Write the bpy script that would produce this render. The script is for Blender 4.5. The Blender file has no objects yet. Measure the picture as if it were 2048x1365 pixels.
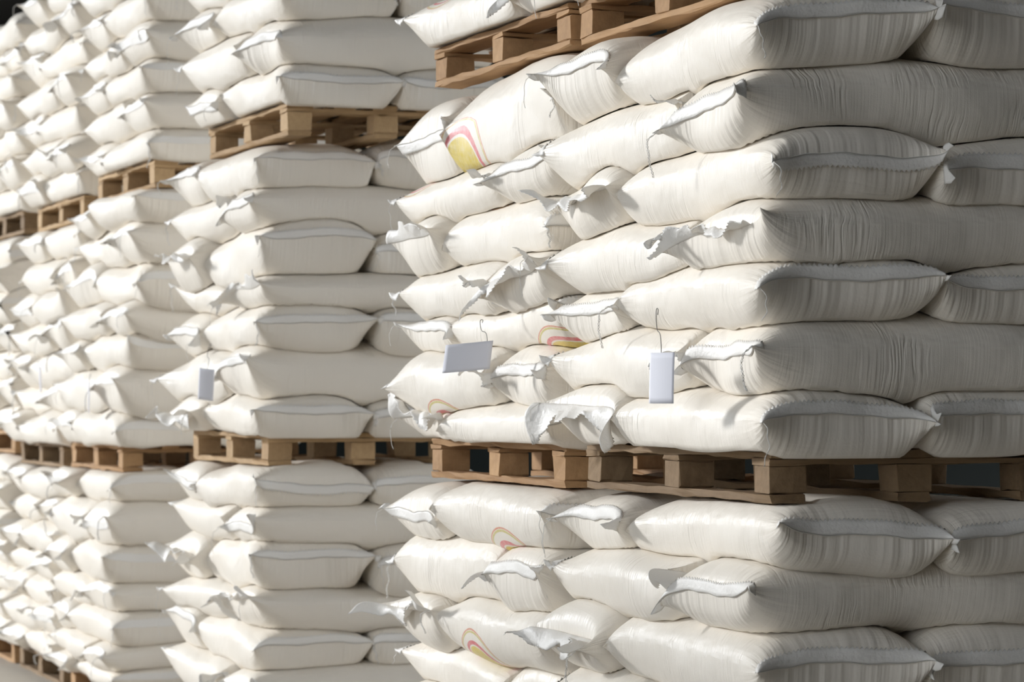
import bpy, math
import numpy as np
from mathutils import Vector

# ------------------------------------------------------------------ camera, light, exposure
scene = bpy.context.scene
col = scene.collection
PI = math.pi

cam_d = bpy.data.cameras.new('camera')
cam = bpy.data.objects.new('camera', cam_d)
col.objects.link(cam)
FPX = 5690.0                                    # focal length in pixels of a 2048 px wide frame
cam_d.sensor_width = 36.0
cam_d.lens = 36.0 * FPX / 2048.0
CAM = np.array([6.31, -3.03, 1.535])
fx, fy = -0.937, 0.35
pitch = math.atan((790 - 682.5) / FPX)
fl = math.hypot(fx, fy)
fwd = Vector((fx / fl * math.cos(pitch), fy / fl * math.cos(pitch), math.sin(pitch)))
cam.location = CAM
cam.rotation_euler = fwd.to_track_quat('-Z', 'Y').to_euler()
cam_d.clip_end = 200
cam_d.dof.use_dof = True
cam_d.dof.focus_distance = 7.7
cam_d.dof.aperture_fstop = 5.6
scene.camera = cam

scene.view_settings.view_transform = 'Standard'
scene.view_settings.look = 'None'
scene.view_settings.exposure = 0.12
scene.view_settings.gamma = 1.0

world = bpy.data.worlds.new('world')
scene.world = world
world.use_nodes = True
wb = world.node_tree.nodes['Background']
wb.inputs['Color'].default_value = (0.87, 0.93, 1.0, 1)
wb.inputs['Strength'].default_value = 2.9

sun_d = bpy.data.lights.new('sun', 'SUN')
sun_d.energy = 2.5
sun_d.angle = math.radians(6.0)
sun_d.color = (0.97, 0.985, 1.0)
sun = bpy.data.objects.new('sun', sun_d)
col.objects.link(sun)
SUN_DIR = Vector((1.0, 0.95, -0.42)).normalized()
sun.rotation_euler = SUN_DIR.to_track_quat('-Z', 'Y').to_euler()
sun.location = (-14, -12, 8)


# ------------------------------------------------------------------ projection helper (measured pixels -> metres)
def px_x(u, y):
    """x of the point at depth y that stands at picture column u."""
    lo, hi = -15.0, 3.0
    for _ in range(50):
        m = (lo + hi) / 2
        d = np.array([m, y]) - CAM[:2]
        D = d @ np.array([fx, fy]) / fl
        r = d @ np.array([fy, -fx]) / fl
        if 1024 + FPX * r / D < u:
            lo = m
        else:
            hi = m
    return lo


def px_z(v, x, y):
    d = np.array([x, y]) - CAM[:2]
    D = d @ np.array([fx, fy]) / fl
    return CAM[2] + (790 - v) * D / FPX


# ------------------------------------------------------------------ materials
def new_mat(name):
    m = bpy.data.materials.new(name)
    m.use_nodes = True
    nt = m.node_tree
    return m, nt, nt.nodes['Principled BSDF']


class NT:
    def __init__(self, nt):
        self.nt = nt

    def n(self, typ, **kw):
        nd = self.nt.nodes.new(typ)
        for k, v in kw.items():
            if k.startswith('_'):
                nd.inputs[k[1:].replace('_', ' ')].default_value = v
            else:
                setattr(nd, k, v)
        return nd

    def l(self, a, b):
        self.nt.links.new(a, b)

    def math(self, op, a, b=None, c=None, clamp=False):
        nd = self.nt.nodes.new('ShaderNodeMath')
        nd.operation = op
        nd.use_clamp = clamp
        for i, v in enumerate((a, b, c)):
            if v is None:
                continue
            if isinstance(v, (int, float)):
                nd.inputs[i].default_value = v
            else:
                self.l(v, nd.inputs[i])
        return nd.outputs[0]

    def mix(self, fac, a, b):
        nd = self.nt.nodes.new('ShaderNodeMix')
        nd.data_type = 'RGBA'
        for sock, v in ((nd.inputs[0], fac), (nd.inputs[6], a), (nd.inputs[7], b)):
            if isinstance(v, (int, float)):
                sock.default_value = v
            elif isinstance(v, tuple):
                sock.default_value = (*v, 1)
            else:
                self.l(v, sock)
        return nd.outputs[2]

    def scaled(self, vec, s):
        nd = self.nt.nodes.new('ShaderNodeVectorMath')
        nd.operation = 'MULTIPLY'
        self.l(vec, nd.inputs[0])
        nd.inputs[1].default_value = s
        return nd.outputs[0]

    def noise(self, vec, scale=1.0, detail=2.0, rough=0.5):
        nd = self.n('ShaderNodeTexNoise')
        nd.inputs['Scale'].default_value = scale
        nd.inputs['Detail'].default_value = detail
        nd.inputs['Roughness'].default_value = rough
        self.l(vec, nd.inputs['Vector'])
        return nd.outputs['Fac']


SACK_COL = (0.90, 0.838, 0.742)


def sack_material(name, printed):
    m, nt, bs = new_mat(name)
    T = NT(nt)
    uv = T.n('ShaderNodeUVMap', uv_map='UVMap').outputs[0]
    endf = T.n('ShaderNodeAttribute', attribute_name='endf').outputs['Fac']
    mid = T.math('SUBTRACT', 1.0, endf, clamp=True)
    # creases round the girth, in patches
    wob = T.n('ShaderNodeVectorMath', operation='ADD')
    wn = T.n('ShaderNodeTexNoise')
    wn.inputs['Scale'].default_value = 5.0
    T.l(uv, wn.inputs['Vector'])
    T.l(T.scaled(wn.outputs['Color'], (0.05, 0, 0)), wob.inputs[0])
    T.l(uv, wob.inputs[1])
    ga = T.noise(T.scaled(wob.outputs[0], (38, 2.2, 1)), 1.0, 2.0, 0.55)
    ga = T.math('ABSOLUTE', T.math('SUBTRACT', ga, 0.5))
    ga = T.math('MULTIPLY', T.math('SUBTRACT', 0.10, ga, clamp=True), 10.0)
    patch = T.noise(T.scaled(uv, (5, 5, 1)), 1.0, 1.0)
    patch = T.math('MULTIPLY', T.math('SUBTRACT', patch, 0.48, clamp=True), 5.0, clamp=True)
    ga = T.math('MULTIPLY', T.math('MULTIPLY', ga, patch), mid)
    # gathers running into the sewn ends
    gb = T.noise(T.scaled(uv, (3.0, 42, 1)), 1.0, 2.0, 0.5)
    gb = T.math('MULTIPLY', gb, endf)
    soft = T.noise(T.scaled(uv, (9, 9, 1)), 1.0, 2.0)
    weave = T.noise(T.scaled(uv, (420, 420, 1)), 1.0, 0.0)
    h = T.math('MULTIPLY', ga, -0.0027)
    streak = T.noise(T.scaled(uv, (130, 2.0, 1)), 1.0, 2.0)
    h = T.math('ADD', h, T.math('MULTIPLY', streak, 0.0016))
    h = T.math('ADD', h, T.math('MULTIPLY', gb, 0.016))
    h = T.math('ADD', h, T.math('MULTIPLY', soft, 0.014))
    h = T.math('ADD', h, T.math('MULTIPLY', weave, 0.0004))
    bp = T.n('ShaderNodeBump')
    bp.inputs['Strength'].default_value = 0.6
    bp.inputs['Distance'].default_value = 1.0
    T.l(h, bp.inputs['Height'])
    T.l(bp.outputs[0], bs.inputs['Normal'])
    tone = T.noise(T.scaled(uv, (14, 14, 1)), 1.0, 3.0)
    c = T.mix(T.math('MULTIPLY', tone, 0.35), SACK_COL, (0.87, 0.80, 0.695))
    if printed:
        puv = T.n('ShaderNodeUVMap', uv_map='print').outputs[0]
        sx = T.n('ShaderNodeSeparateXYZ')
        T.l(puv, sx.inputs[0])
        ln = T.n('ShaderNodeVectorMath', operation='LENGTH')
        T.l(puv, ln.inputs[0])
        r = ln.outputs['Value']
        ins = T.math('LESS_THAN', r, 0.72)
        low = T.math('LESS_THAN', sx.outputs[1], 0.10)
        yel = T.math('MULTIPLY', ins, low)
        def ring(a, b):
            return T.math('MULTIPLY', T.math('GREATER_THAN', r, a), T.math('LESS_THAN', r, b))
        wear = T.math('MULTIPLY', T.noise(T.scaled(uv, (60, 60, 1)), 1.0, 2.0), 0.6)
        wear = T.math('ADD', wear, 0.45, clamp=True)
        c = T.mix(T.math('MULTIPLY', yel, wear), c, (0.80, 0.60, 0.03))
        c = T.mix(T.math('MULTIPLY', ring(0.76, 0.86), wear), c, (0.75, 0.10, 0.13))
        c = T.mix(T.math('MULTIPLY', ring(1.02, 1.06), wear), c, (0.62, 0.52, 0.10))
        c = T.mix(T.math('MULTIPLY', ring(1.07, 1.10), wear), c, (0.70, 0.22, 0.10))
    T.l(c, bs.inputs['Base Color'])
    rg = T.math('ADD', T.math('MULTIPLY', weave, 0.40), 0.22)
    T.l(rg, bs.inputs['Roughness'])
    bs.inputs['Specular IOR Level'].default_value = 0.5
    return m


M = {}
M['sack'] = sack_material('white_woven_sack', False)
M['print'] = sack_material('white_woven_sack_printed', True)


def flat(name, colour, rough, spec=0.4, bump=None, tone=None):
    m, nt, bs = new_mat(name)
    T = NT(nt)
    bs.inputs['Roughness'].default_value = rough
    bs.inputs['Specular IOR Level'].default_value = spec
    oc = T.n('ShaderNodeTexCoord').outputs['Object']
    if tone:
        f = T.noise(oc, tone[1], 4.0, 0.6)
        T.l(T.mix(f, colour, tone[0]), bs.inputs['Base Color'])
    else:
        bs.inputs['Base Color'].default_value = (*colour, 1)
    if bump:
        bp = T.n('ShaderNodeBump')
        bp.inputs['Strength'].default_value = 0.5
        bp.inputs['Distance'].default_value = bump[1]
        T.l(T.noise(oc, bump[0], 2.0), bp.inputs['Height'])
        T.l(bp.outputs[0], bs.inputs['Normal'])
    return m


M['hem'] = flat('white_hem_cloth', (0.88, 0.85, 0.80), 0.5, 0.4, bump=(90, 0.004))
M['thread'] = flat('white_thread', (0.80, 0.78, 0.74), 0.8, 0.2)
M['cord'] = flat('grey_stitch_cord', (0.55, 0.52, 0.47), 0.8, 0.2)
M['paper'] = flat('white_paper', (0.80, 0.80, 0.86), 0.7, 0.3)
M['wire'] = flat('dark_wire', (0.10, 0.09, 0.08), 0.45, 0.5)
M['concrete'] = flat('grey_concrete', (0.56, 0.51, 0.44), 0.75, 0.3, bump=(30, 0.003), tone=((0.47, 0.43, 0.37), 2.2))
M['dark_wall'] = flat('dark_green_wall', (0.012, 0.016, 0.014), 0.8, 0.2, tone=((0.008, 0.010, 0.009), 1.5))
M['dark_roof'] = flat('grey_roof', (0.16, 0.155, 0.15), 0.8, 0.2)
M['grey_wall'] = flat('grey_wall', (0.24, 0.23, 0.215), 0.8, 0.2)


def wood(name, a, b, along, rough=0.75):
    m, nt, bs = new_mat(name)
    T = NT(nt)
    oc = T.n('ShaderNodeTexCoord').outputs['Object']
    s = (2.5, 40, 60) if along == 'x' else ((40, 2.5, 60) if along == 'y' else (45, 45, 45))
    rnd = T.n('ShaderNodeObjectInfo').outputs['Random']
    off = T.n('ShaderNodeVectorMath', operation='ADD')
    T.l(T.scaled(oc, s), off.inputs[0])
    cb = T.n('ShaderNodeCombineXYZ')
    for i in range(3):
        T.l(T.math('MULTIPLY', rnd, 37.0), cb.inputs[i])
    T.l(cb.outputs[0], off.inputs[1])
    g = T.noise(off.outputs[0], 1.0, 4.0, 0.6)
    g2 = T.noise(T.scaled(oc, (9, 9, 14)), 1.0, 3.0, 0.6)
    f = T.math('ADD', T.math('MULTIPLY', g, 0.7), T.math('MULTIPLY', g2, 0.5))
    f = T.math('ADD', f, T.math('MULTIPLY', T.math('SUBTRACT', rnd, 0.5), 0.5))
    f = T.math('SUBTRACT', f, 0.22, clamp=True)
    T.l(T.mix(f, a, b), bs.inputs['Base Color'])
    bs.inputs['Roughness'].default_value = rough
    bs.inputs['Specular IOR Level'].default_value = 0.25
    bp = T.n('ShaderNodeBump')
    bp.inputs['Strength'].default_value = 0.8
    bp.inputs['Distance'].default_value = 0.003
    T.l(g, bp.inputs['Height'])
    T.l(bp.outputs[0], bs.inputs['Normal'])
    return m


WOODS = {
    'old': ((0.34, 0.23, 0.13), (0.13, 0.08, 0.042)),
    'warm': ((0.52, 0.32, 0.16), (0.24, 0.13, 0.06)),
    'pale': ((0.58, 0.40, 0.22), (0.30, 0.185, 0.09)),
}
WOODM = {}
for k, (a, b) in WOODS.items():
    for ax in 'xyb':
        WOODM[k + ax] = wood('pallet_wood_%s_%s' % (k, ax), a, b, ax)


# ------------------------------------------------------------------ mesh helpers
def link_mesh(name, verts, faces, mat, parent=None, smooth=True):
    me = bpy.data.meshes.new(name)
    v = np.asarray(verts, dtype=np.float32)
    me.from_pydata(v.tolist(), [], faces if isinstance(faces, list) else faces.tolist())
    if smooth:
        me.polygons.foreach_set('use_smooth', np.ones(len(me.polygons), dtype=bool))
    me.materials.append(mat)
    o = bpy.data.objects.new(name, me)
    col.objects.link(o)
    if parent is not None:
        o.parent = parent
    return o


def thing(name, label, cat, loc, group=None):
    o = bpy.data.objects.new(name, None)
    o.empty_display_size = 0.1
    o.location = loc
    col.objects.link(o)
    o['label'] = label
    o['category'] = cat
    if group:
        o['group'] = group
    return o


def grid_faces(nr, nc, wrap=False):
    i = np.arange(nr - 1)[:, None]
    j = np.arange(nc if wrap else nc - 1)[None, :]
    jn = (j + 1) % nc
    a = i * nc + j
    b = i * nc + jn
    return np.stack([a, b, b + nc, a + nc], -1).reshape(-1, 4)


def tube(pts, r, sides=5, taper=None):
    pts = np.asarray(pts, float)
    n = len(pts)
    tg = np.gradient(pts, axis=0)
    tg /= np.linalg.norm(tg, axis=1)[:, None] + 1e-9
    ref = np.where(np.abs(tg[:, 2:3]) > 0.9, np.array([[1., 0, 0]]), np.array([[0, 0, 1.]]))
    a = np.cross(tg, ref)
    a /= np.linalg.norm(a, axis=1)[:, None] + 1e-9
    b = np.cross(tg, a)
    rr = np.full(n, r) if taper is None else r * np.asarray(taper)
    th = np.arange(sides) * 2 * PI / sides
    V = pts[:, None, :] + rr[:, None, None] * (np.cos(th)[None, :, None] * a[:, None, :] + np.sin(th)[None, :, None] * b[:, None, :])
    F = grid_faces(n, sides, True).tolist()
    F.append(list(range(sides))[::-1])
    F.append(list(range((n - 1) * sides, n * sides)))
    return V.reshape(-1, 3), F


def box(c, s, rng=None, jit=0.0, nx=1):
    """A plank cut into nx lengths, its edges knocked about a little."""
    c = np.asarray(c, float)
    s = np.asarray(s, float) / 2
    ax = int(np.argmax(s))
    o = [i for i in range(3) if i != ax]
    ts = np.linspace(-1, 1, nx + 1)
    bev = min(0.004, s[o[0]] * 0.3, s[o[1]] * 0.3)
    prof = []
    for (p, q) in ((-1, -1), (1, -1), (1, 1), (-1, 1)):
        d0 = (p * (s[o[0]] - bev), q * s[o[1]])
        d1 = (p * s[o[0]], q * (s[o[1]] - bev))
        prof += [d0, d1] if p * q < 0 else [d1, d0]
    # order the 8 profile points round the section
    prof = sorted(prof, key=lambda d: math.atan2(d[1] / s[o[1]], d[0] / s[o[0]]))
    V = []
    for t in ts:
        for d in prof:
            v = np.zeros(3)
            v[ax] = t * s[ax]
            v[o[0]], v[o[1]] = d
            if rng is not None:
                v[o[0]] += rng.normal(0, jit)
                v[o[1]] += rng.normal(0, jit)
                v[ax] += rng.normal(0, jit)
            V.append(c + v)
    n = len(prof)
    F = grid_faces(len(ts), n, True).tolist()
    F.append(list(range(n))[::-1])
    F.append(list(range((len(ts) - 1) * n, len(ts) * n)))
    return np.array(V), F


# ------------------------------------------------------------------ pallet
PAL_L, PAL_W, PAL_H = 1.2, 0.8, 0.126


def make_pallet(label, loc, yaw, kind, seed, group):
    """Origin at the front right bottom corner; runs to -x (1.2 m) and +y (0.8 m)."""
    rng = np.random.default_rng(seed)
    t = thing('pallet', label, 'pallet', loc, group)
    t.rotation_euler = (0, 0, yaw)
    bs = (-0.05, -0.6, -1.15)
    ys = (0.05, 0.4, 0.75)
    for y in ys:
        V, F = box((-0.6, y, 0.010), (1.2, 0.095, 0.020), rng, 0.0022, 14)
        link_mesh('bottom_board', V, F, WOODM[kind + 'x'], t, False)
    for x in bs:
        for y in ys:
            wx = 0.095 + rng.uniform(-.008, .012)
            V, F = box((x, y + rng.uniform(-.004, .004), 0.056), (wx, 0.097, 0.0715), rng, 0.0015, 3)
            link_mesh('block', V, F, WOODM[kind + 'b'], t, False)
    for x in bs:
        V, F = box((x, 0.4, 0.0995), (0.10, 0.80, 0.0155), rng, 0.0018, 10)
        link_mesh('stringer_board', V, F, WOODM[kind + 'y'], t, False)
    for y, w in ((0.055, 0.11), (0.235, 0.085), (0.4, 0.10), (0.565, 0.085), (0.745, 0.11)):
        V, F = box((-0.6 + rng.uniform(-.01, .01), y, 0.1167), (1.2, w, 0.0185), rng, 0.0022, 14)
        link_mesh('top_board', V, F, WOODM[kind + 'x'], t, False)
    return t


# ------------------------------------------------------------------ heights under and over the sacks of one pallet
GX0, GX1, GY0, GY1, GS = -1.75, 0.55, -0.45, 1.35, 0.0125
NX, NY = int((GX1 - GX0) / GS) + 1, int((GY1 - GY0) / GS) + 1
gxs = GX0 + GS * np.arange(NX)
gys = GY0 + GS * np.arange(NY)


def bil(H, x, y):
    a = np.clip((x - GX0) / GS, 0, NX - 1.001)
    b = np.clip((y - GY0) / GS, 0, NY - 1.001)
    i = a.astype(int)
    j = b.astype(int)
    p = a - i
    q = b - j
    return (H[i, j] * (1 - p) * (1 - q) + H[i + 1, j] * p * (1 - q) + H[i, j + 1] * (1 - p) * q + H[i + 1, j + 1] * p * q)


def smooth(H, n=1):
    for _ in range(n):
        P = np.pad(H, 1, mode='edge')
        H = (P[:-2, 1:-1] + P[2:, 1:-1] + P[1:-1, :-2] + P[1:-1, 2:] + 2 * H) / 6
    return H


def max3(H):
    P = np.pad(H, 1, mode='edge')
    out = H.copy()
    for di in range(3):
        for dj in range(3):
            out = np.maximum(out, P[di:di + NX, dj:dj + NY])
    return out


def pallet_top(zp):
    """The pallet's deck: five boards with shallow gaps the sacks sag into, nothing beyond its edge."""
    H = np.full((NX, NY), zp - 0.002)
    for y, w in ((0.055, 0.11), (0.235, 0.085), (0.4, 0.10), (0.565, 0.085), (0.745, 0.11)):
        H[:, (gys > y - w / 2 - 0.022) & (gys < y + w / 2 + 0.022)] = zp + 0.004
    out = (gxs < -1.26) | (gxs > 0.06)
    H[out, :] = zp - 0.02
    H[:, (gys < -0.05) | (gys > 0.85)] = zp - 0.02
    return H


def ceiling(zc, off=(0, 0)):
    """Underside of the pallet above: flat under its three bottom boards, open between them."""
    C = np.full((NX, NY), zc + 0.10)
    d = np.full(NY, 9.0)
    for y in (0.05, 0.4, 0.75):
        d = np.minimum(d, np.maximum(0, np.abs(gys - off[1] - y) - 0.078))
    prof = zc + 0.075 * (1 - np.exp(-(d / 0.075) ** 1.5))
    dx = np.maximum(0, np.maximum(gxs - off[0] - 0.04, -1.24 - gxs + off[0]))
    C = prof[None, :] + 0.05 * (1 - np.exp(-(dx[:, None] / 0.06)))
    return np.minimum(C, zc + 0.08) - 0.006


def soft_below(v, lim, k):
    """v held under lim, rounding into it over a width k."""
    return v - k * np.log1p(np.exp(np.clip((v - lim) / k, -40, 40)))


class Sack:
    """One filled sack: axis 'x' or 'y', its extents in the pallet frame, the slot heights z0..z1."""

    def __init__(s, axis, x0, x1, y0, y1, z0, z1, seed, clips=(), flatten=2.9, ends=8.0, yaw=0.0, tilt=(0, 0), seamz=0.0, ear=0.035, cor=(0, 0, 0, 0)):
        s.axis, s.x0, s.x1, s.y0, s.y1, s.z0, s.z1 = axis, x0, x1, y0, y1, z0, z1
        s.rng = np.random.default_rng(seed)
        s.clips, s.n, s.pe, s.yaw, s.tilt, s.seamz, s.ear = clips, flatten, ends, yaw, tilt, seamz, ear
        s.lt = 0.0
        r = s.rng
        s.k = r.uniform(4, 13, (7, 3)) * np.array([1, 1.2, 1.2])
        s.ph = r.uniform(0, 6.28, 7)
        s.am = r.uniform(0.4, 1.0, 7) * 0.0032
        s.cor = r.normal(0, 0.014, 4) + np.array(cor)    # how far each corner droops or lifts
        s.corx = r.normal(0, 0.012, 4)
        s.wave = (r.uniform(3, 6), r.uniform(0, 6.28), r.uniform(0.002, 0.006))

    def surf(s, nu, nv, H, C=None):
        t = np.linspace(-1, 1, nu + 1)
        u = np.sin(PI / 2 * t) * 0.72 + t * 0.28
        u = np.sign(u) * np.abs(u)
        th = np.arange(nv) * 2 * PI / nv
        U, TH = np.meshgrid(u, th, indexing='ij')
        if s.axis == 'x':
            L, W = s.x1 - s.x0, s.y1 - s.y0
        else:
            L, W = s.y1 - s.y0, s.x1 - s.x0
        T = s.z1 - s.z0
        e = np.abs(U)
        c0 = np.cos(TH)
        m = 0.5 * e ** 6                      # 0 in the middle, most at the sewn end
        c = np.sign(c0) * np.abs(c0) ** (2 / s.n * (1 - m) + m)
        top = np.sin(TH) > 0                  # the upper side is domed, the lower one squares up on what it lies on
        a = np.where(top, 3.0, 4.5) * (1 - m) + 1.9 * m
        b = np.where(top, 0.54, 0.42) * (1 - m) + 0.80 * m
        sn = np.sign(np.sin(TH)) * np.clip(1 - np.abs(c) ** a, 0, 1) ** b
        cse = c
        tt = np.clip(1 - e ** s.pe, 0, 1) ** 0.45 * (1.03 - 0.10 * e ** 2)
        # section gets flat and wide towards the sewn end
        ww = 1 - 0.055 * (1 - e ** 4) + 0.015 * e ** 10
        w = W / 2 * ww * cse
        l = L / 2 * U
        corner = e ** 10 * np.abs(cse) ** 5
        l = l + np.sign(U) * (s.ear * corner - 0.012 * e ** 10 * (1 - np.abs(cse) ** 2))
        w = w + np.sign(cse) * s.ear * 0.25 * corner
        ci = (U > 0).astype(int) * 2 + (cse > 0).astype(int)
        zc = (s.z0 + s.z1) / 2
        up = np.where(sn > 0, 0.565, 0.82)
        z = zc + T * up * sn * tt
        z = z + corner * s.cor[ci] + s.seamz * T * e ** 8
        z = z + e ** 12 * s.wave[2] * np.sin(s.wave[0] * cse + s.wave[1])
        l = l + np.sign(U) * corner * s.corx[ci]
        q = np.stack([l, w * 1.0, (z - zc)], -1)
        dsp = np.zeros_like(z)
        for k, p, a in zip(s.k, s.ph, s.am):
            dsp += a * np.sin(q @ k + p)
        w = w + dsp * cse * 1.3
        z = z + dsp * sn * 1.2 * tt
        l = l + dsp * np.sign(U) * e ** 6 * 1.5
        cx, cy = (s.x0 + s.x1) / 2, (s.y0 + s.y1) / 2
        yw = s.yaw + (PI / 2 if s.axis == 'y' else 0)
        x = cx + l * math.cos(yw) - w * math.sin(yw)
        y = cy + l * math.sin(yw) + w * math.cos(yw)
        z = z + s.tilt[0] * (x - cx) + s.tilt[1] * (y - cy) + s.lt * (x - 0.1)
        for (ax, lim, sg) in s.clips:         # press flat against the neighbour
            k = 0.012
            if ax == 'x':
                x = sg * soft_below(sg * x, sg * lim, k)
            else:
                y = sg * soft_below(sg * y, sg * lim, k)
        if H is not None:
            h = bil(H, x, y) + 0.003
            z = np.maximum(z, h)
        if C is not None:
            c = bil(C, x, y)
            z = np.minimum(z, c)
        # measured lengths along and round the sack for the weave
        s.U, s.TH = U, TH
        s.uv = np.stack([l, TH / (2 * PI) * (2 * W + 2 * T) * 0.86], -1)
        s.endf = e ** 7
        return np.stack([x, y, z], -1)


def raster(H, P):
    """Raise the height map to the top of a finished sack."""
    n = P.shape[1]
    top = P[:, :n // 2 + 1].reshape(-1, 3)
    i = np.clip(np.rint((top[:, 0] - GX0) / GS).astype(int), 0, NX - 1)
    j = np.clip(np.rint((top[:, 1] - GY0) / GS).astype(int), 0, NY - 1)
    A = np.full((NX, NY), -9.0)
    np.maximum.at(A, (i, j), top[:, 2])
    B = max3(A)
    A = np.where(A < -5, B, A)
    return np.maximum(H, A)


def resample(line, n, ext0=0.0, ext1=0.0):
    """n points spaced evenly by length along a line, run on past its ends by ext."""
    d = np.r_[0, np.cumsum(np.linalg.norm(np.diff(line, axis=0), axis=1))]
    t = np.linspace(-ext0, d[-1] + ext1, n)
    tc = np.clip(t, 0, d[-1])
    out = np.stack([np.interp(tc, d, line[:, k]) for k in range(3)], -1)
    ta = line[1] - line[0]
    ta = ta / (np.linalg.norm(ta) + 1e-9)
    tb = line[-1] - line[-2]
    tb = tb / (np.linalg.norm(tb) + 1e-9)
    out += np.minimum(t, 0)[:, None] * ta + np.maximum(t - d[-1], 0)[:, None] * tb
    over = np.maximum(-t, 0) + np.maximum(t - d[-1], 0)
    out[:, 2] -= over ** 2 * 4.0
    return out, t, d[-1]


def end_rows(P, end, updown, nrows, width):
    """Points on the sack surface from the seam inwards, by arc length: rows x columns x 3."""
    nu1, nv = P.shape[:2]
    half = nv // 2
    idx = np.arange(0, half + 1)
    if not updown:
        idx = (-idx) % nv
    S = P[:, idx] if end < 0 else P[::-1, idx]
    S = S[:nu1 // 2]
    d = np.concatenate([np.zeros((1, S.shape[1])), np.cumsum(np.linalg.norm(np.diff(S, axis=0), axis=2), axis=0)])
    rows = []
    for a in np.linspace(0, width, nrows):
        rows.append(np.stack([[np.interp(a, d[:, c], S[:, c, k]) for c in range(S.shape[1])] for k in range(3)], -1))
    return np.array(rows)


def build_hem(P, end, outdir, up, width, rng, root, far, ext=(0.015, 0.015), cord=True):
    nr = 3 if far else 5
    R = end_rows(P, end, up, nr, width)
    nc = 26 if far else 84
    nz = np.array([0, 0, 1.0])
    outs = []
    ph = rng.uniform(0, 6.28, 3)
    for r in range(nr):
        line = R[r]
        pts, t, ln = resample(line, nc, *ext)
        f = r / (nr - 1)
        q = t / ln
        lift = 0.0035 + 0.004 * f * (0.5 + 0.5 * np.sin(9 * q + ph[0])) + 0.002 * np.sin(23 * q + ph[1]) * f
        pts = pts + lift[:, None] * (0.86 * outdir + (0.4 if up else -0.4) * nz)
        if r == 0:
            pts[:, 2] += (-1 if up else 1) * (0.0015 + 0.0015 * np.sin(31 * q + ph[2]))
        if r == nr - 1 and not far:
            z = np.where(np.arange(nc) % 2 == 0, 0.0035, -0.0035)
            pts[:, 2] += z * (1 if up else -1)
        outs.append(pts)
    # ends beyond the corners keep the strip upright
    V = np.array(outs)
    over0 = ext[0] > 0
    o = link_mesh('hem', V.reshape(-1, 3) - np.array(root.location), grid_faces(nr, nc), M['hem'], root)
    if not far:
        md = o.modifiers.new('thickness', 'SOLIDIFY')
        md.thickness = 0.0016
        md.offset = 0
    if cord and not far:
        pts = V[0] * 0.82 + V[1] * 0.18 + 0.0018 * outdir
        Vt, F = tube(pts[::2], 0.0009, 4)
        link_mesh('stitch_line', Vt - np.array(root.location), F, M['cord'], root)
    return V


def build_flap(P, end, outdir, rng, root, far, width, span=(0.0, 1.0), ang=0.2, droop=0.5, crumple=0.014, ext=(0.02, 0.02), front=0.0):
    """The unfolded, crumpled mouth of a sack standing out beyond its seam, cut with a zigzag edge."""
    if front:
        outdir = outdir * (1 - front) + np.array([0, -1.0, 0]) * front
        outdir = outdir / np.linalg.norm(outdir)
    nv = P.shape[1]
    line = (P[0] if end < 0 else P[-1])[:nv // 2 + 1]
    pts, t, ln = resample(line, 200, *ext)
    a, b = int(span[0] * 199), int(span[1] * 199)
    nc = 40 if far else 100
    base = np.stack([np.interp(np.linspace(a, b, nc), np.arange(200), pts[:, k]) for k in range(3)], -1)
    nr = 6 if far else 11
    if front:
        base = base + np.array([0, -0.02, 0])
    tn = np.gradient(base, axis=0)
    tn /= np.linalg.norm(tn, axis=1)[:, None] + 1e-9
    q = np.linspace(0, 1, nc)
    ph = rng.uniform(0, 6.28, 8)
    V = []
    for r in range(nr):
        f = r / (nr - 1)
        aa = ang + 0.50 * np.sin(4.0 * q + ph[0]) * f + 0.22 * np.sin(8 * q + ph[1]) * f
        aa = aa - droop * f * (1.0 + 0.6 * np.sin(4 * q + ph[2]))
        w = 0.56 * width * f * (0.8 + 0.22 * np.sin(5 * q + ph[3]) + 0.05 * np.sin(13 * q + ph[7]))
        p = base + (w * np.cos(aa))[:, None] * outdir + (w * np.sin(aa))[:, None] * np.array([0, 0, 1.0])
        cr = crumple * f * (np.abs(((q * 2.6 + ph[4] + 0.35 * f) % 1) - 0.5) * 4 - 1) + crumple * 0.5 * f * (np.abs(((q * 5.2 - ph[5] - 0.8 * f) % 1) - 0.5) * 4 - 1)
        p = p + cr[:, None] * np.array([0, 0, 1.0]) + (0.7 * cr * np.sin(7 * q + ph[6]))[:, None] * outdir
        p = p - tn * (np.sin(8 * q + ph[5]) * 0.012 * f)[:, None]
        if r == nr - 1:
            p = p + np.where(np.arange(nc) % 2 == 0, 0.0028, -0.0028)[:, None] * outdir
        V.append(p)
    V = np.array(V)
    o = link_mesh('flap', V.reshape(-1, 3) - np.array(root.location), grid_faces(nr, nc), M['hem'], root)
    md = o.modifiers.new('thickness', 'SOLIDIFY')
    md.thickness = 0.0016
    md.offset = 0
    return V


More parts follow.
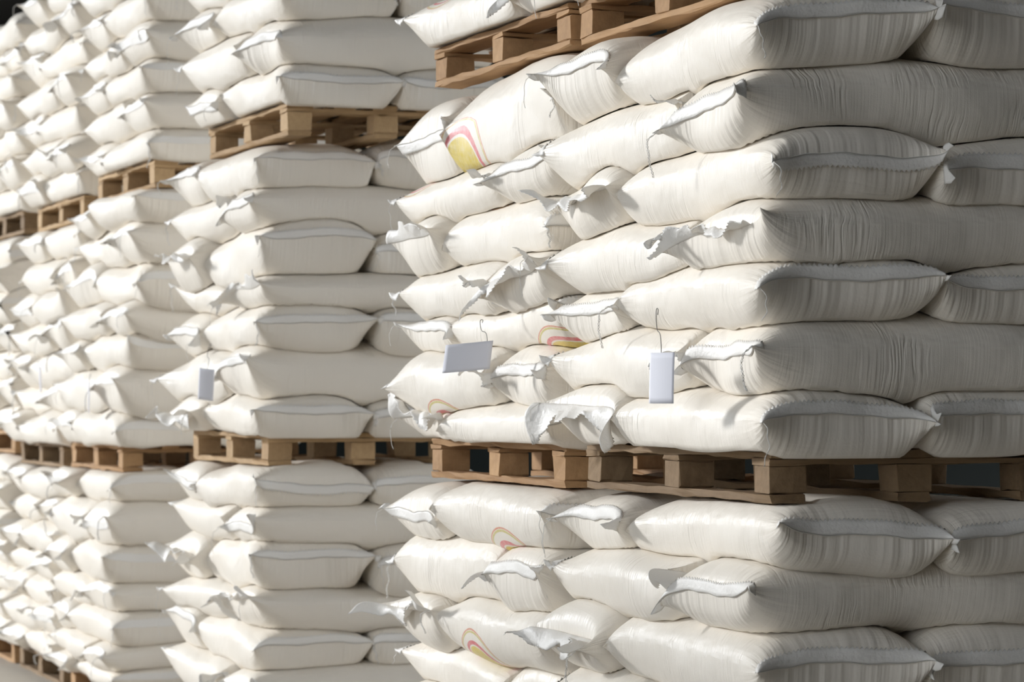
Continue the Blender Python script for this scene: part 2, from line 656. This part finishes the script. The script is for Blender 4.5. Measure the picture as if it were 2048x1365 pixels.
def build_thread(p0, rng, root, length, outdir, twisted=False, r=0.0014):
    n = 22
    f = np.linspace(0, 1, n)
    ph = rng.uniform(0, 6.28, 4)
    sd = np.cross(outdir, [0, 0, 1.0])
    pts = p0[None] + outdir[None] * (0.012 + 0.016 * np.sin(2.2 * f + ph[0] * 0.15))[:, None] * np.minimum(1, f * 6)[:, None]
    pts = pts + sd[None] * (0.010 * f * np.sin(3.2 * f + ph[1]) + 0.003 * np.sin(14 * f + ph[2]))[:, None]
    pts[:, 2] -= f * length
    V, F = tube(pts, r, 5)
    if twisted:
        tw = np.stack([np.cos(f * 40), np.sin(f * 40), 0 * f], -1) * 0.0028
        V2, F2 = tube(pts + tw, r * 1.1, 5)
        k = len(V)
        V1, F1 = tube(pts - tw, r * 1.1, 5)
        V = np.concatenate([V1, V2])
        F = F1 + [[i + len(V1) for i in fc] for fc in F2]
    link_mesh('thread', V - np.array(root.location), F, M['thread'], root)


# ------------------------------------------------------------------ a loaded pallet
ORD = ['bottom', 'second', 'third', 'fourth', 'fifth', 'sixth', 'top']
ORD_DN = ['top', 'second', 'third', 'fourth', 'fifth', 'sixth', 'seventh']


def make_sack(sk, H, C, xf, far, label, group, opts, root_xy):
    """Shape one sack against the heights below it and link it with its hems, flaps and threads."""
    nu, nv = (36, 32) if far else (72, 56)
    P = sk.surf(nu, nv, H, C)
    uv, endf, TH, U = sk.uv, sk.endf, sk.TH, sk.U
    x, y, yw = xf
    c, sn = math.cos(yw), math.sin(yw)
    def world_pts(Q):
        out = Q.copy()
        out[..., 0] = x + Q[..., 0] * c - Q[..., 1] * sn
        out[..., 1] = y + Q[..., 0] * sn + Q[..., 1] * c
        return out
    Pw = world_pts(P)
    mn = Pw.reshape(-1, 3).min(0)
    mx = Pw.reshape(-1, 3).max(0)
    root = thing('sack', label, 'sack', ((mn[0] + mx[0]) / 2, (mn[1] + mx[1]) / 2, mn[2]), group)
    loc = np.array(root.location)
    verts = Pw.reshape(-1, 3) - loc
    F = grid_faces(nu + 1, nv, True)
    mat = M['print'] if opts.get('print') else M['sack']
    body = link_mesh('sack_body', verts, F, mat, root)
    me = body.data
    off = sk.rng.uniform(0, 20, 2)
    UVv = (uv + off).reshape(-1, 2)
    li = np.zeros(len(me.loops), dtype=np.int32)
    me.loops.foreach_get('vertex_index', li)
    lay = me.uv_layers.new(name='UVMap')
    vals = UVv[li].copy()
    # the wrap column: continue round instead of jumping back
    jcol = li % nv
    poly = np.repeat(np.arange(len(me.polygons)), 4)
    per = uv[0, 1, 1] * nv
    wrapface = np.zeros(len(me.polygons), bool)
    wrapface[nv - 1::nv] = True
    w = wrapface[poly] & (jcol == 0)
    vals[w, 1] += per
    lay.data.foreach_set('uv', vals.astype(np.float32).ravel())
    if opts.get('print'):
        pu, pv, ps = opts['print']           # along (m from the middle), round (angle in degrees), radius (m)
        lay2 = me.uv_layers.new(name='print')
        q = np.stack([(uv[..., 0] - pu) / ps, (uv[..., 1] - pv / 360 * per) / ps], -1).reshape(-1, 2)
        v2 = q[li].copy()
        v2[w, 1] += per / ps
        lay2.data.foreach_set('uv', v2.astype(np.float32).ravel())
    at = me.attributes.new('endf', 'FLOAT', 'POINT')
    at.data.foreach_set('value', endf.astype(np.float32).ravel())

    rot = np.array([[c, -sn, 0], [sn, c, 0], [0, 0, 1]])
    axd = np.array([1.0, 0, 0]) if sk.axis == 'x' else np.array([0, 1.0, 0])
    for end in (-1, 1):
        kind = opts.get('end%d' % end)
        if not kind:
            continue
        outdir = rot @ (axd * end)
        half = nv // 2
        row = Pw[0] if end < 0 else Pw[-1]
        corners = (row[0], row[half])
        if kind == 'flap':
            build_flap(Pw, end, outdir, sk.rng, root, far, **opts.get('flap%d' % end, {'width': 0.11}))
        else:
            up = kind == 'up'
            build_hem(Pw, end, outdir, up, opts.get('hemw', 0.034) * sk.rng.uniform(.9, 1.15), sk.rng, root, far,
                      opts.get('ext%d' % end, (sk.rng.uniform(0, .03), sk.rng.uniform(0, .03))))
        for ci in opts.get('thread%d' % end, ()):
            build_thread(corners[ci], sk.rng, root, opts.get('tlen') or sk.rng.uniform(0.05, 0.13), outdir, sk.rng.random() < 0.35, 0.0015 if far else 0.0010)
    return root


STACKS = {
    'R': 'nearest stack',
    'M': 'second stack',
    'A': 'third stack',
    'B': 'fourth stack',
    'D': 'fifth stack',
    'E': 'farthest stack',
}
LV = {1: 'under middle pallet', 2: 'on middle pallet', 3: 'on upper pallet'}


def load(stack, level, Xc, Yc, yaw, zp, tops, seed, zceil=None, coff=(0, 0), first=0, last=7, over={}, far=False, skew=0.0, backs='A', yf=-0.07, leanx=0.0, backskip=(), lt=0.0, xmin=None, xmax=None, parity=0):
    """Seven layers of three sacks; tops = the eight heights from the pallet's top up."""
    rng = np.random.default_rng(seed)
    H = pallet_top(tops[0])
    C = ceiling(zceil, coff) if zceil else None
    for i in range(7):
        z0, z1 = tops[i], tops[i + 1]
        lay = 'A' if (i + parity) % 2 == 0 else 'B'
        ov = over.get(i, {})
        j = rng.normal(0, 0.012, 8)
        dx = ov.get('dx', rng.normal(0, 0.018)) + leanx * i
        yfr = ov.get('yf', yf + rng.normal(0, 0.015))
        yb = yfr + 0.955
        xl, xr = ov.get('xl', -1.28 + dx), ov.get('xr', 0.12 + dx)
        ym = yfr + ov.get('ym', 0.475 + j[5])
        specs = []
        if lay == 'A':
            xs = ov.get('xs', xl + 0.475 + j[0])
            specs.append(('C', 'y', xl, xs + 0.02, yfr + ov.get('cy', j[1]), yfr + 0.90, (('x', xs - 0.003, 1),)))
            specs.append(('F', 'x', xs - 0.035, xr, yfr + ov.get('fy', j[2]), ym + 0.015, (('x', xs + 0.003, -1), ('y', ym - 0.003, 1))))
            specs.append(('K', 'x', xs + 0.01, xr + ov.get('kx', j[3]), ym - 0.015, yb, (('x', xs + 0.003, -1), ('y', ym + 0.003, -1))))
        else:
            xs = ov.get('xs', xr - 0.50 + j[0])
            specs.append(('C', 'y', xs - 0.02, xr, yfr + ov.get('cy', j[1]), yfr + 0.93, (('x', xs + 0.003, -1),)))
            specs.append(('F', 'x', xl, xs + 0.035, yfr + ov.get('fy', j[2]), ym + 0.015, (('x', xs - 0.003, 1), ('y', ym - 0.003, 1))))
            specs.append(('K', 'x', xl + j[3], xs, ym - 0.015, yb, (('x', xs - 0.003, 1), ('y', ym + 0.003, -1))))
        made = []
        for (slot, ax, x0, x1, y0, y1, clips) in specs:
            if xmin is not None:
                clips = clips + (('x', xmin, -1),)
            if xmax is not None:
                clips = clips + (('x', xmax, 1),)
            so = ov.get(slot, {})
            if 'fy' in so:
                y0 += so['fy']
            dz = so.get('dz', rng.normal(0, 0.005))
            sk = Sack(ax, x0, x1, y0, y1, z0 + dz, z1 + dz + 0.006, int(rng.integers(1 << 30)), clips,
                      flatten=so.get('n', 2.9), ends=so.get('pe', 8.0), yaw=so.get('yaw', rng.normal(0, 0.02)),
                      tilt=so.get('tilt', (rng.normal(0, 0.02), rng.normal(0, 0.02))), seamz=so.get('seamz', rng.uniform(-0.10, 0.16)), ear=so.get('ear', 0.035 if slot != 'F' else 0.045),
                      cor=so.get('cor', {'CA': (-0.012, 0.008, 0, 0), 'CB': (0.02, -0.03, 0, 0), 'FA': (-0.02, 0, 0, 0)}.get(slot + lay, (0, 0, 0, 0))))
            sk.lt = lt * min(i, 4)
            P = sk.surf(170, 160, H, C if i == 6 else None)
            made.append(P)
            if i < first or i >= last:
                continue
            if slot == 'K' and not ((backs == 'A' and lay == 'A') or i == 6 or backs == 'all'):
                continue
            if slot == 'K' and i in backskip:
                continue
            r = rng.random(8)
            opts = {}
            if slot == 'C':
                opts['end-1'] = 'up' if r[0] < 0.8 else 'down'
                if r[1] < 0.6:
                    opts['thread-1'] = (1,) if r[2] < 0.6 else (0,)
            elif slot == 'F' and lay == 'A':
                opts['end1'] = 'up' if r[0] < 0.9 else 'down'
                opts['thread1'] = (1,) if r[1] < 0.5 else ()
            elif slot == 'F':
                opts['end1'] = 'flap' if r[0] < 0.45 else None
                opts['flap1'] = dict(width=0.085, span=(0.62, 1.0), ang=0.0, droop=0.7, front=0.75, crumple=0.02)
                opts['thread-1'] = (1,) if r[1] < 0.6 else ()
                opts['end-1'] = 'up'
            elif lay == 'A' and stack != 'M':
                opts['end1'] = 'up'
                opts['thread1'] = (1,) if r[1] < 0.3 else ()
            opts.update(so.get('o', {}))
            n = ORD[i] if level != 1 else ORD_DN[6 - i]
            look = {'C': 'white sack lying end-on', 'F': 'white sack lying lengthwise', 'K': 'white sack behind'}[slot]
            if slot == 'C' and lay == 'B':
                look = 'white sack round the corner'
            look = so.get('look', look)
            where = so.get('where', '')
            lab = '%s, %s layer %s, %s' % (look, n, LV[level], STACKS[stack])
            make_sack(sk, H, C if i == 6 else None, (Xc, Yc, yaw), far, lab, 'sacks of the ' + STACKS[stack], opts, None)
        for P in made:
            H = raster(H, P)
        H = smooth(H, 1)


def lerp_tops(z0, z1):
    return list(np.linspace(z0, z1, 8))


def W(u, y=-0.07):
    return px_x(u, y)


def flap(width, ang=0.2, droop=0.5, **kw):
    return {'end-1': 'flap', 'flap-1': dict(width=width, ang=ang, droop=droop, **kw)}


def fold(width=0.09, **kw):
    d = dict(width=width, span=(0.60, 1.0), ang=0.0, droop=0.6, front=0.75, crumple=0.012)
    d.update(kw)
    return {'end1': 'flap', 'flap1': d}


NOEND = {'end1': None}
OVR2 = {
    0: {'C': {'o': flap(0.17, -0.7, 0.5, crumple=0.018), 'look': 'white sack, ragged flap hanging over pallet'}, 'F': {'o': {'thread1': (1,)}}},
    1: {'C': {'o': {'end-1': 'up', 'thread-1': (1,)}}, 'F': {'o': fold(0.07, crumple=0.018), 'look': 'white sack, scrunched end beside paper tag'}},
    2: {'C': {'o': {'end-1': 'up'}}, 'F': {'o': {'thread1': (1,)}, 'fy': -0.02}},
    3: {'C': {'o': flap(0.07, 0.5, 0.2, span=(0.0, 0.75)), 'look': 'corner sack with a torn open mouth'}, 'F': {'o': fold(0.12, ang=0.3), 'look': 'white sack with its end folded out ragged'}},
    4: {'C': {'o': flap(0.12, 0.35, 0.35, ext=(0.04, 0.0)), 'look': 'white sack with a wide ragged flap standing out'}, 'F': {'o': {'thread1': (1,)}, 'cor': (-0.03, 0, 0, 0)}},
    5: {'F': {'o': fold(0.05), 'look': 'white lengthwise sack with a small folded corner'}},
    6: {'C': {'o': {'end-1': 'up', 'thread-1': (0,)}}},
}
OVR1 = {
    6: {'C': {'o': {'end-1': 'up', 'thread-1': (0,)}}},
    5: {'F': {'o': fold(0.12, droop=0.9, ang=-0.3), 'look': 'white sack with its end flap folded downwards'}, 'C': {'o': {'end-1': 'up'}}},
    4: {'C': {'o': flap(0.13, 0.2, 0.5, crumple=0.016), 'look': 'white sack with a ragged open mouth'}},
}
OVM2 = {
    0: {'C': {'o': flap(0.14, 0.9, 0.5, crumple=0.02), 'look': 'white sack with a crumpled drooping flap'}},
    1: {'F': {'o': dict(fold(0.10, crumple=0.018), print=(-0.05, 262, 0.18)), 'look': 'white sack with scrunched end and yellow print underneath'}},
    2: {'F': {'o': {'print': (0.30, 268, 0.19)}, 'look': 'white sack with yellow and red outline print'}},
    3: {'C': {'o': flap(0.11, 0.1, 0.5, crumple=0.016), 'look': 'white sack with a crumpled ragged mouth'}, 'F': {'o': fold(0.13, crumple=0.018, droop=0.9), 'look': 'white sack with a grey shaded folded end'}},
    4: {'C': {'o': flap(0.11, 0.9, -0.1, crumple=0.006), 'look': 'white sack with a stiff flap standing up'}, 'F': {'o': {'print': (-0.12, 76, 0.18)}, 'look': 'white sack with yellow and red print on top'}},
    5: {'F': {'o': dict(fold(0.09), print=(-0.36, 118, 0.13)), 'look': 'white sack with thin coloured outline print'}},
    6: {'C': {'o': {'end-1': 'down', 'thread-1': (0,)}}, 'F': {'o': {'print': (-0.36, 222, 0.18)}, 'look': 'bulging white sack with yellow and red print'}},
}
OVM1 = {
    6: {'C': {'o': {'end-1': 'down', 'thread-1': (0,)}}, 'F': {'o': {'print': (0.10, 262, 0.20)}, 'look': 'white sack with yellow and red print low down'}},
    5: {'F': {'o': fold(0.14, droop=0.9, ang=-0.3), 'look': 'plump white sack with a downturned end flap'}},
    4: {'C': {'o': flap(0.13, 0.3, 0.4, crumple=0.016), 'look': 'white sack with a torn flap sticking up'}, 'F': {'o': {'print': (-0.16, 240, 0.16)}, 'look': 'white sack with a large yellow and red print'}},
    3: {'C': {'o': flap(0.15, 0.2, 0.6, crumple=0.018), 'look': 'white sack with a wide crumpled open mouth'}, 'F': {'o': {'print': (-0.1, 84, 0.17)}, 'look': 'white sack with a pale yellow print'}},
}
OVA2 = {
    0: {'C': {'o': flap(0.14, 0.1, 0.4, crumple=0.016), 'look': 'white sack, ragged flap at pallet edge'}},
    1: {'F': {'o': fold(0.08, crumple=0.018), 'look': 'white sack with a twisted end'}},
    3: {'C': {'o': flap(0.09, 0.8, 0.1), 'look': 'corner sack with an upturned flap'}, 'F': {'o': fold(0.12, crumple=0.018), 'look': 'white sack with a hollow shaded fold'}},
    4: {'C': {'o': flap(0.12, 0.5, 0.3), 'look': 'white sack with a raised torn flap'}},
}
OVA1 = {
    4: {'C': {'o': flap(0.14, 0.4, 0.3), 'look': 'white sack with a flap raised into the sun'}},
    3: {'F': {'o': fold(0.14, crumple=0.018, droop=0.9), 'look': 'white sack with a big scrunched end'}, 'C': {'o': flap(0.09, 0.5, 0.3), 'look': 'corner sack with a loose pointed flap'}},
}

# ---- nearest stack
GP = 'wooden pallets between the sacks'
R2T = [1.396, 1.553, 1.725, 1.872, 2.029, 2.194, 2.368, 2.54]
R1T = [0.126, 0.30, 0.46, 0.63, 0.80, 0.971, 1.118, 1.27]
make_pallet('dark weathered pallet with rough blocks, middle level of nearest stack', (0, 0, 1.27), 0.0, 'old', 1, GP)
load('R', 2, 0, 0, 0, 1.396, R2T, 11, zceil=2.545, coff=(-0.10, 0.02), backs='A', over=OVR2, lt=0.009, xmin=-1.315)
load('R', 1, 0, 0, 0, 0.126, R1T, 12, zceil=1.27, first=3, over=OVR1, lt=0.004, xmin=-1.315)
make_pallet('brown pallet high at the front of the nearest stack, upper level', (-0.10, 0.02, 2.545), 0.0, 'warm', 3, GP)
load('R', 3, -0.05, 0, 0, 2.671, lerp_tops(2.671, 3.80), 13, last=1, xmin=-1.16, over={0: {'C': {'o': {'thread-1': (0, 1), 'tlen': 0.14}, 'look': 'white sack trailing long threads'}}})

# ---- second stack
make_pallet('reddish brown pallet, middle level of second stack', (-1.365, 0.0, 1.265), 0.0, 'warm', 4, GP)
load('M', 2, -1.41, 0, 0, 1.39, [1.39, 1.52, 1.69, 1.815, 1.97, 2.14, 2.28, 2.54], 21, zceil=2.545, coff=(0.08, 0), backs='all', over=OVM2, lt=0.008, xmax=0.085)
load('M', 1, -1.41, 0, 0, 0.126, [0.126, 0.284, 0.442, 0.60, 0.755, 0.907, 1.104, 1.265], 22, zceil=1.265, coff=(0.045, 0), first=2, backs='all', over=OVM1, lt=0.003, xmax=0.085)
make_pallet('brown pallet with a wavy top board, upper level of second stack', (-1.33, 0.0, 2.545), 0.0, 'warm', 5, GP)
load('M', 3, -1.33, 0, 0, 2.671, lerp_tops(2.671, 3.80), 23, last=1, backs='', xmax=0.10, parity=1,
     over={0: {'F': {'o': {'print': (-0.30, 112, 0.13)}, 'look': 'white sack with thin red outline print'}, 'C': {'o': flap(0.10, 0.3, 0.6), 'look': 'white sack with ragged end'}}})

# ---- third stack
XA = -4.56
make_pallet('pale pallet, middle level of third stack', (XA, 0.0, 1.255), 0.0, 'pale', 6, GP)
load('A', 2, XA, 0, 0.0, 1.38, [1.38, 1.535, 1.73, 1.895, 2.01, 2.22, 2.37, 2.54], 31, zceil=2.54, coff=(0.27, 0), backs='A', over=OVA2, lt=0.003)
load('A', 1, XA, 0, 0.0, 0.126, [0.126, 0.29, 0.456, 0.63, 0.767, 0.957, 1.10, 1.255], 32, zceil=1.255, first=1, over=OVA1)
make_pallet('knotty pale pallet, upper level of third stack', (XA + 0.27, 0.0, 2.54), 0.0, 'pale', 7, GP)
load('A', 3, XA + 0.25, 0, 0.0, 2.666, [2.666, 2.83, 3.01, 3.17, 3.33, 3.5, 3.66, 3.82], 33, last=4)

# ---- fourth stack
XB = -7.15
make_pallet('brown pallet with dark openings, middle level of fourth stack', (XB, 0.0, 1.165), 0.0, 'warm', 8, GP)
load('B', 2, XB + 0.15, 0, 0.0, 1.29, [1.29, 1.464, 1.667, 1.826, 1.976, 2.17, 2.35, 2.49], 41, zceil=2.49, coff=(0.5, 0), backs='A', far=True, leanx=0.07)
load('B', 1, XB, 0, 0.0, 0.126, [0.126, 0.23, 0.35, 0.50, 0.645, 0.82, 1.02, 1.165], 42, zceil=1.165, xmin=-1.26, first=0, far=True)
make_pallet('pale pallet at a sharp corner, upper level of fourth stack', (XB + 0.65, 0.0, 2.49), 0.0, 'pale', 9, GP)
load('B', 3, XB + 0.65, 0, 0.0, 2.616, lerp_tops(2.616, 3.75), 43, last=6, far=True)

# ---- fifth and farthest stacks
XD = -8.55
make_pallet('pale narrow pallet, middle level of fifth stack', (XD, 0.0, 1.15), 0.0, 'old', 14, GP)
load('D', 2, XD + 0.1, 0, 0.0, 1.276, lerp_tops(1.276, 2.43), 51, zceil=2.43, xmin=-1.31, coff=(0.4, 0), backs='', far=True, leanx=0.06)
load('D', 1, XD, 0, 0.0, 0.126, lerp_tops(0.126, 1.15), 52, zceil=1.15, xmin=-1.27, xmax=0.11, backs='', far=True)
make_pallet('pale pallet, upper level of fifth stack', (XD + 0.5, 0.0, 2.43), 0.0, 'pale', 15, GP)
load('D', 3, XD + 0.5, 0, 0.0, 2.556, lerp_tops(2.556, 3.74), 53, backs='', far=True)
XE = -9.92
make_pallet('brown pallet, middle level of farthest stack', (XE, 0.0, 1.2), 0.0, 'warm', 16, GP)
load('E', 2, XE + 0.05, 0, 0.0, 1.326, lerp_tops(1.326, 2.45), 61, zceil=2.45, xmax=0.05, coff=(0.2, 0), backs='', far=True, leanx=0.03)
load('E', 1, XE, 0, 0.0, 0.126, lerp_tops(0.126, 1.2), 62, zceil=1.2, xmax=0.05, backs='', far=True)
make_pallet('dark brown pallet, upper level of farthest stack', (XE + 0.25, 0.0, 2.45), 0.0, 'old', 17, GP)
load('E', 3, XE + 0.25, 0, 0.0, 2.576, lerp_tops(2.576, 3.72), 63, backs='', far=True)
for nm, x, k, s in (('nearest', 0, 'old', 71), ('second', -1.365, 'warm', 72), ('third', XA, 'pale', 73), ('fourth', XB, 'warm', 74), ('fifth', XD, 'old', 75), ('farthest', XE, 'warm', 76)):
    make_pallet('brown pallet standing on the floor under the %s stack' % nm, (x, 0, 0.0), 0.0, k, s, 'floor pallets')


# ------------------------------------------------------------------ paper tags on wire hooks
def make_tag(label, hook, top, hdir, w, h, lean, curl, hole, seed):
    """A blank paper tag w x h metres hanging from a bent wire; hole = where the wire meets it, 0..1 along the top."""
    rng = np.random.default_rng(seed)
    hook, top = np.array(hook), np.array(top)
    t = thing('paper_tag', label, 'tag', tuple(top), 'paper tags')
    hd = np.array(hdir, float)
    hd /= np.linalg.norm(hd)
    vd = np.array([lean[0], lean[1], -1.0])
    vd /= np.linalg.norm(vd)
    nd = np.cross(hd, vd)
    n, m = 13, 9
    V = []
    for i in range(n):
        for j in range(m):
            a, b = i / (n - 1) - hole, j / (m - 1)
            V.append(hd * a * w + vd * (b * h - 0.008) + nd * curl * ((a * 1.6) ** 2 + 0.4 * b * b))
    o = link_mesh('paper', V, grid_faces(n, m), M['paper'], t)
    md = o.modifiers.new('thickness', 'SOLIDIFY')
    md.thickness = 0.0008
    d = hook - top
    sd = hd * 0.004
    pts = [(0, 0, -0.003), sd * .8 + d * .15, sd + d * .42, d * .5 - sd * .3, d * .52 - sd * 2.2, d * .75 - sd * 2.6, d * .97 - sd * 2.0, d * 1.02 - sd * .8, d * .98 + sd * .5, d * .86 - sd * .8]
    pts = np.array([np.array(p) for p in pts])
    q = np.linspace(0, 1, len(pts))
    qq = np.linspace(0, 1, 50)
    P = np.stack([np.interp(qq, q, pts[:, k]) for k in range(3)], -1)
    P = np.stack([np.convolve(np.pad(P[:, k], 2, mode='edge'), np.ones(5) / 5, 'valid') for k in range(3)], -1)
    Vt, F = tube(P, 0.0011, 6)
    link_mesh('wire', Vt, F, M['wire'], t)
    return t


def at(u, v, y):
    x = px_x(u, y)
    return (x, y, px_z(v, x, y))


make_tag('white blank paper tag hanging upright from a wire on the nearest stack', at(1316, 618, -0.14), at(1322, 712, -0.20), (1.0, 0.25, 0), 0.10, 0.128, (-0.10, 0, 0), 0.006, 0.5, 1)
make_tag('lilac shaded paper tag turned sideways on the second stack', at(965, 640, -0.12), at(974, 688, -0.17), (0.45, 0.9, 0.10), 0.145, 0.085, (-0.12, -0.1), 0.014, 0.88, 2)
make_tag('white paper tag hanging on the third stack beside a scrunched sack end', at(422, 690, -0.13), at(413, 742, -0.16), (0.75, 0.66, -0.1), 0.075, 0.13, (-0.22, 0.0), 0.004, 0.5, 3)
make_tag('narrow bluish paper tag seen almost edge-on on the fourth stack', at(181, 748, -0.09), at(177, 768, -0.14), (1.0, -0.25, 0), 0.085, 0.15, (-0.15, 0.0), 0.008, 0.5, 4)
make_tag('narrow bluish paper tag seen almost edge-on on the fifth stack', at(76, 722, -0.09), at(78, 738, -0.14), (1.0, -0.25, 0), 0.085, 0.13, (0.05, 0.0), 0.012, 0.5, 5)


# ------------------------------------------------------------------ the building and the unseen light blockers
def slab(name, x0, x1, y0, y1, z0, z1, mat):
    V = [(x, y, z) for x in (x0, x1) for y in (y0, y1) for z in (z0, z1)]
    F = [[0, 1, 3, 2], [4, 6, 7, 5], [0, 4, 5, 1], [2, 3, 7, 6], [0, 2, 6, 4], [1, 5, 7, 3]]
    o = link_mesh(name, V, F, mat, None, False)
    o['kind'] = 'structure'
    return o


slab('floor', -60, 14, -40, 9, -0.2, 0.0, M['concrete'])
slab('ceiling', -60, 14, -9, 9, 8.0, 8.2, M['dark_roof'])
slab('wall_back', -60, -5, 9, 9.2, -0.2, 8.2, M['dark_wall'])
slab('wall_back_right', 0.5, 14, 9, 9.2, -0.2, 8.2, M['dark_wall'])
slab('wall_back_top', -5, 0.5, 9, 9.2, 6.5, 8.2, M['dark_wall'])  # opening left below, added so daylight brightens the third stack's right side
slab('wall_right', 14, 14.2, -9, 9.2, -0.2, 8.2, M['grey_wall'])
slab('wall_left', -60.2, -60, -9, 9.2, -0.2, 8.2, M['dark_wall'])
slab('wall_front', -7.5, 1.5, -9.2, -9, -0.2, 8.2, M['grey_wall'])  # unseen front wall, gaps beside it placed to shape sun and sky light
slab('wall_front_left', -60, -34, -9.2, -9, -0.2, 8.2, M['grey_wall'])
slab('sky_blocker_right', 4.2, 14.2, -5.0, -4.8, -0.2, 8.2, M['grey_wall'])  # unseen blocker, added to keep sky light off the nearest stack's right face
slab('sun_blocker_low', -11.2, -7.5, -9.2, -9, -0.2, 4.75, M['grey_wall'])  # unseen blocker, added to dim the sun on the nearest stack's lower sacks
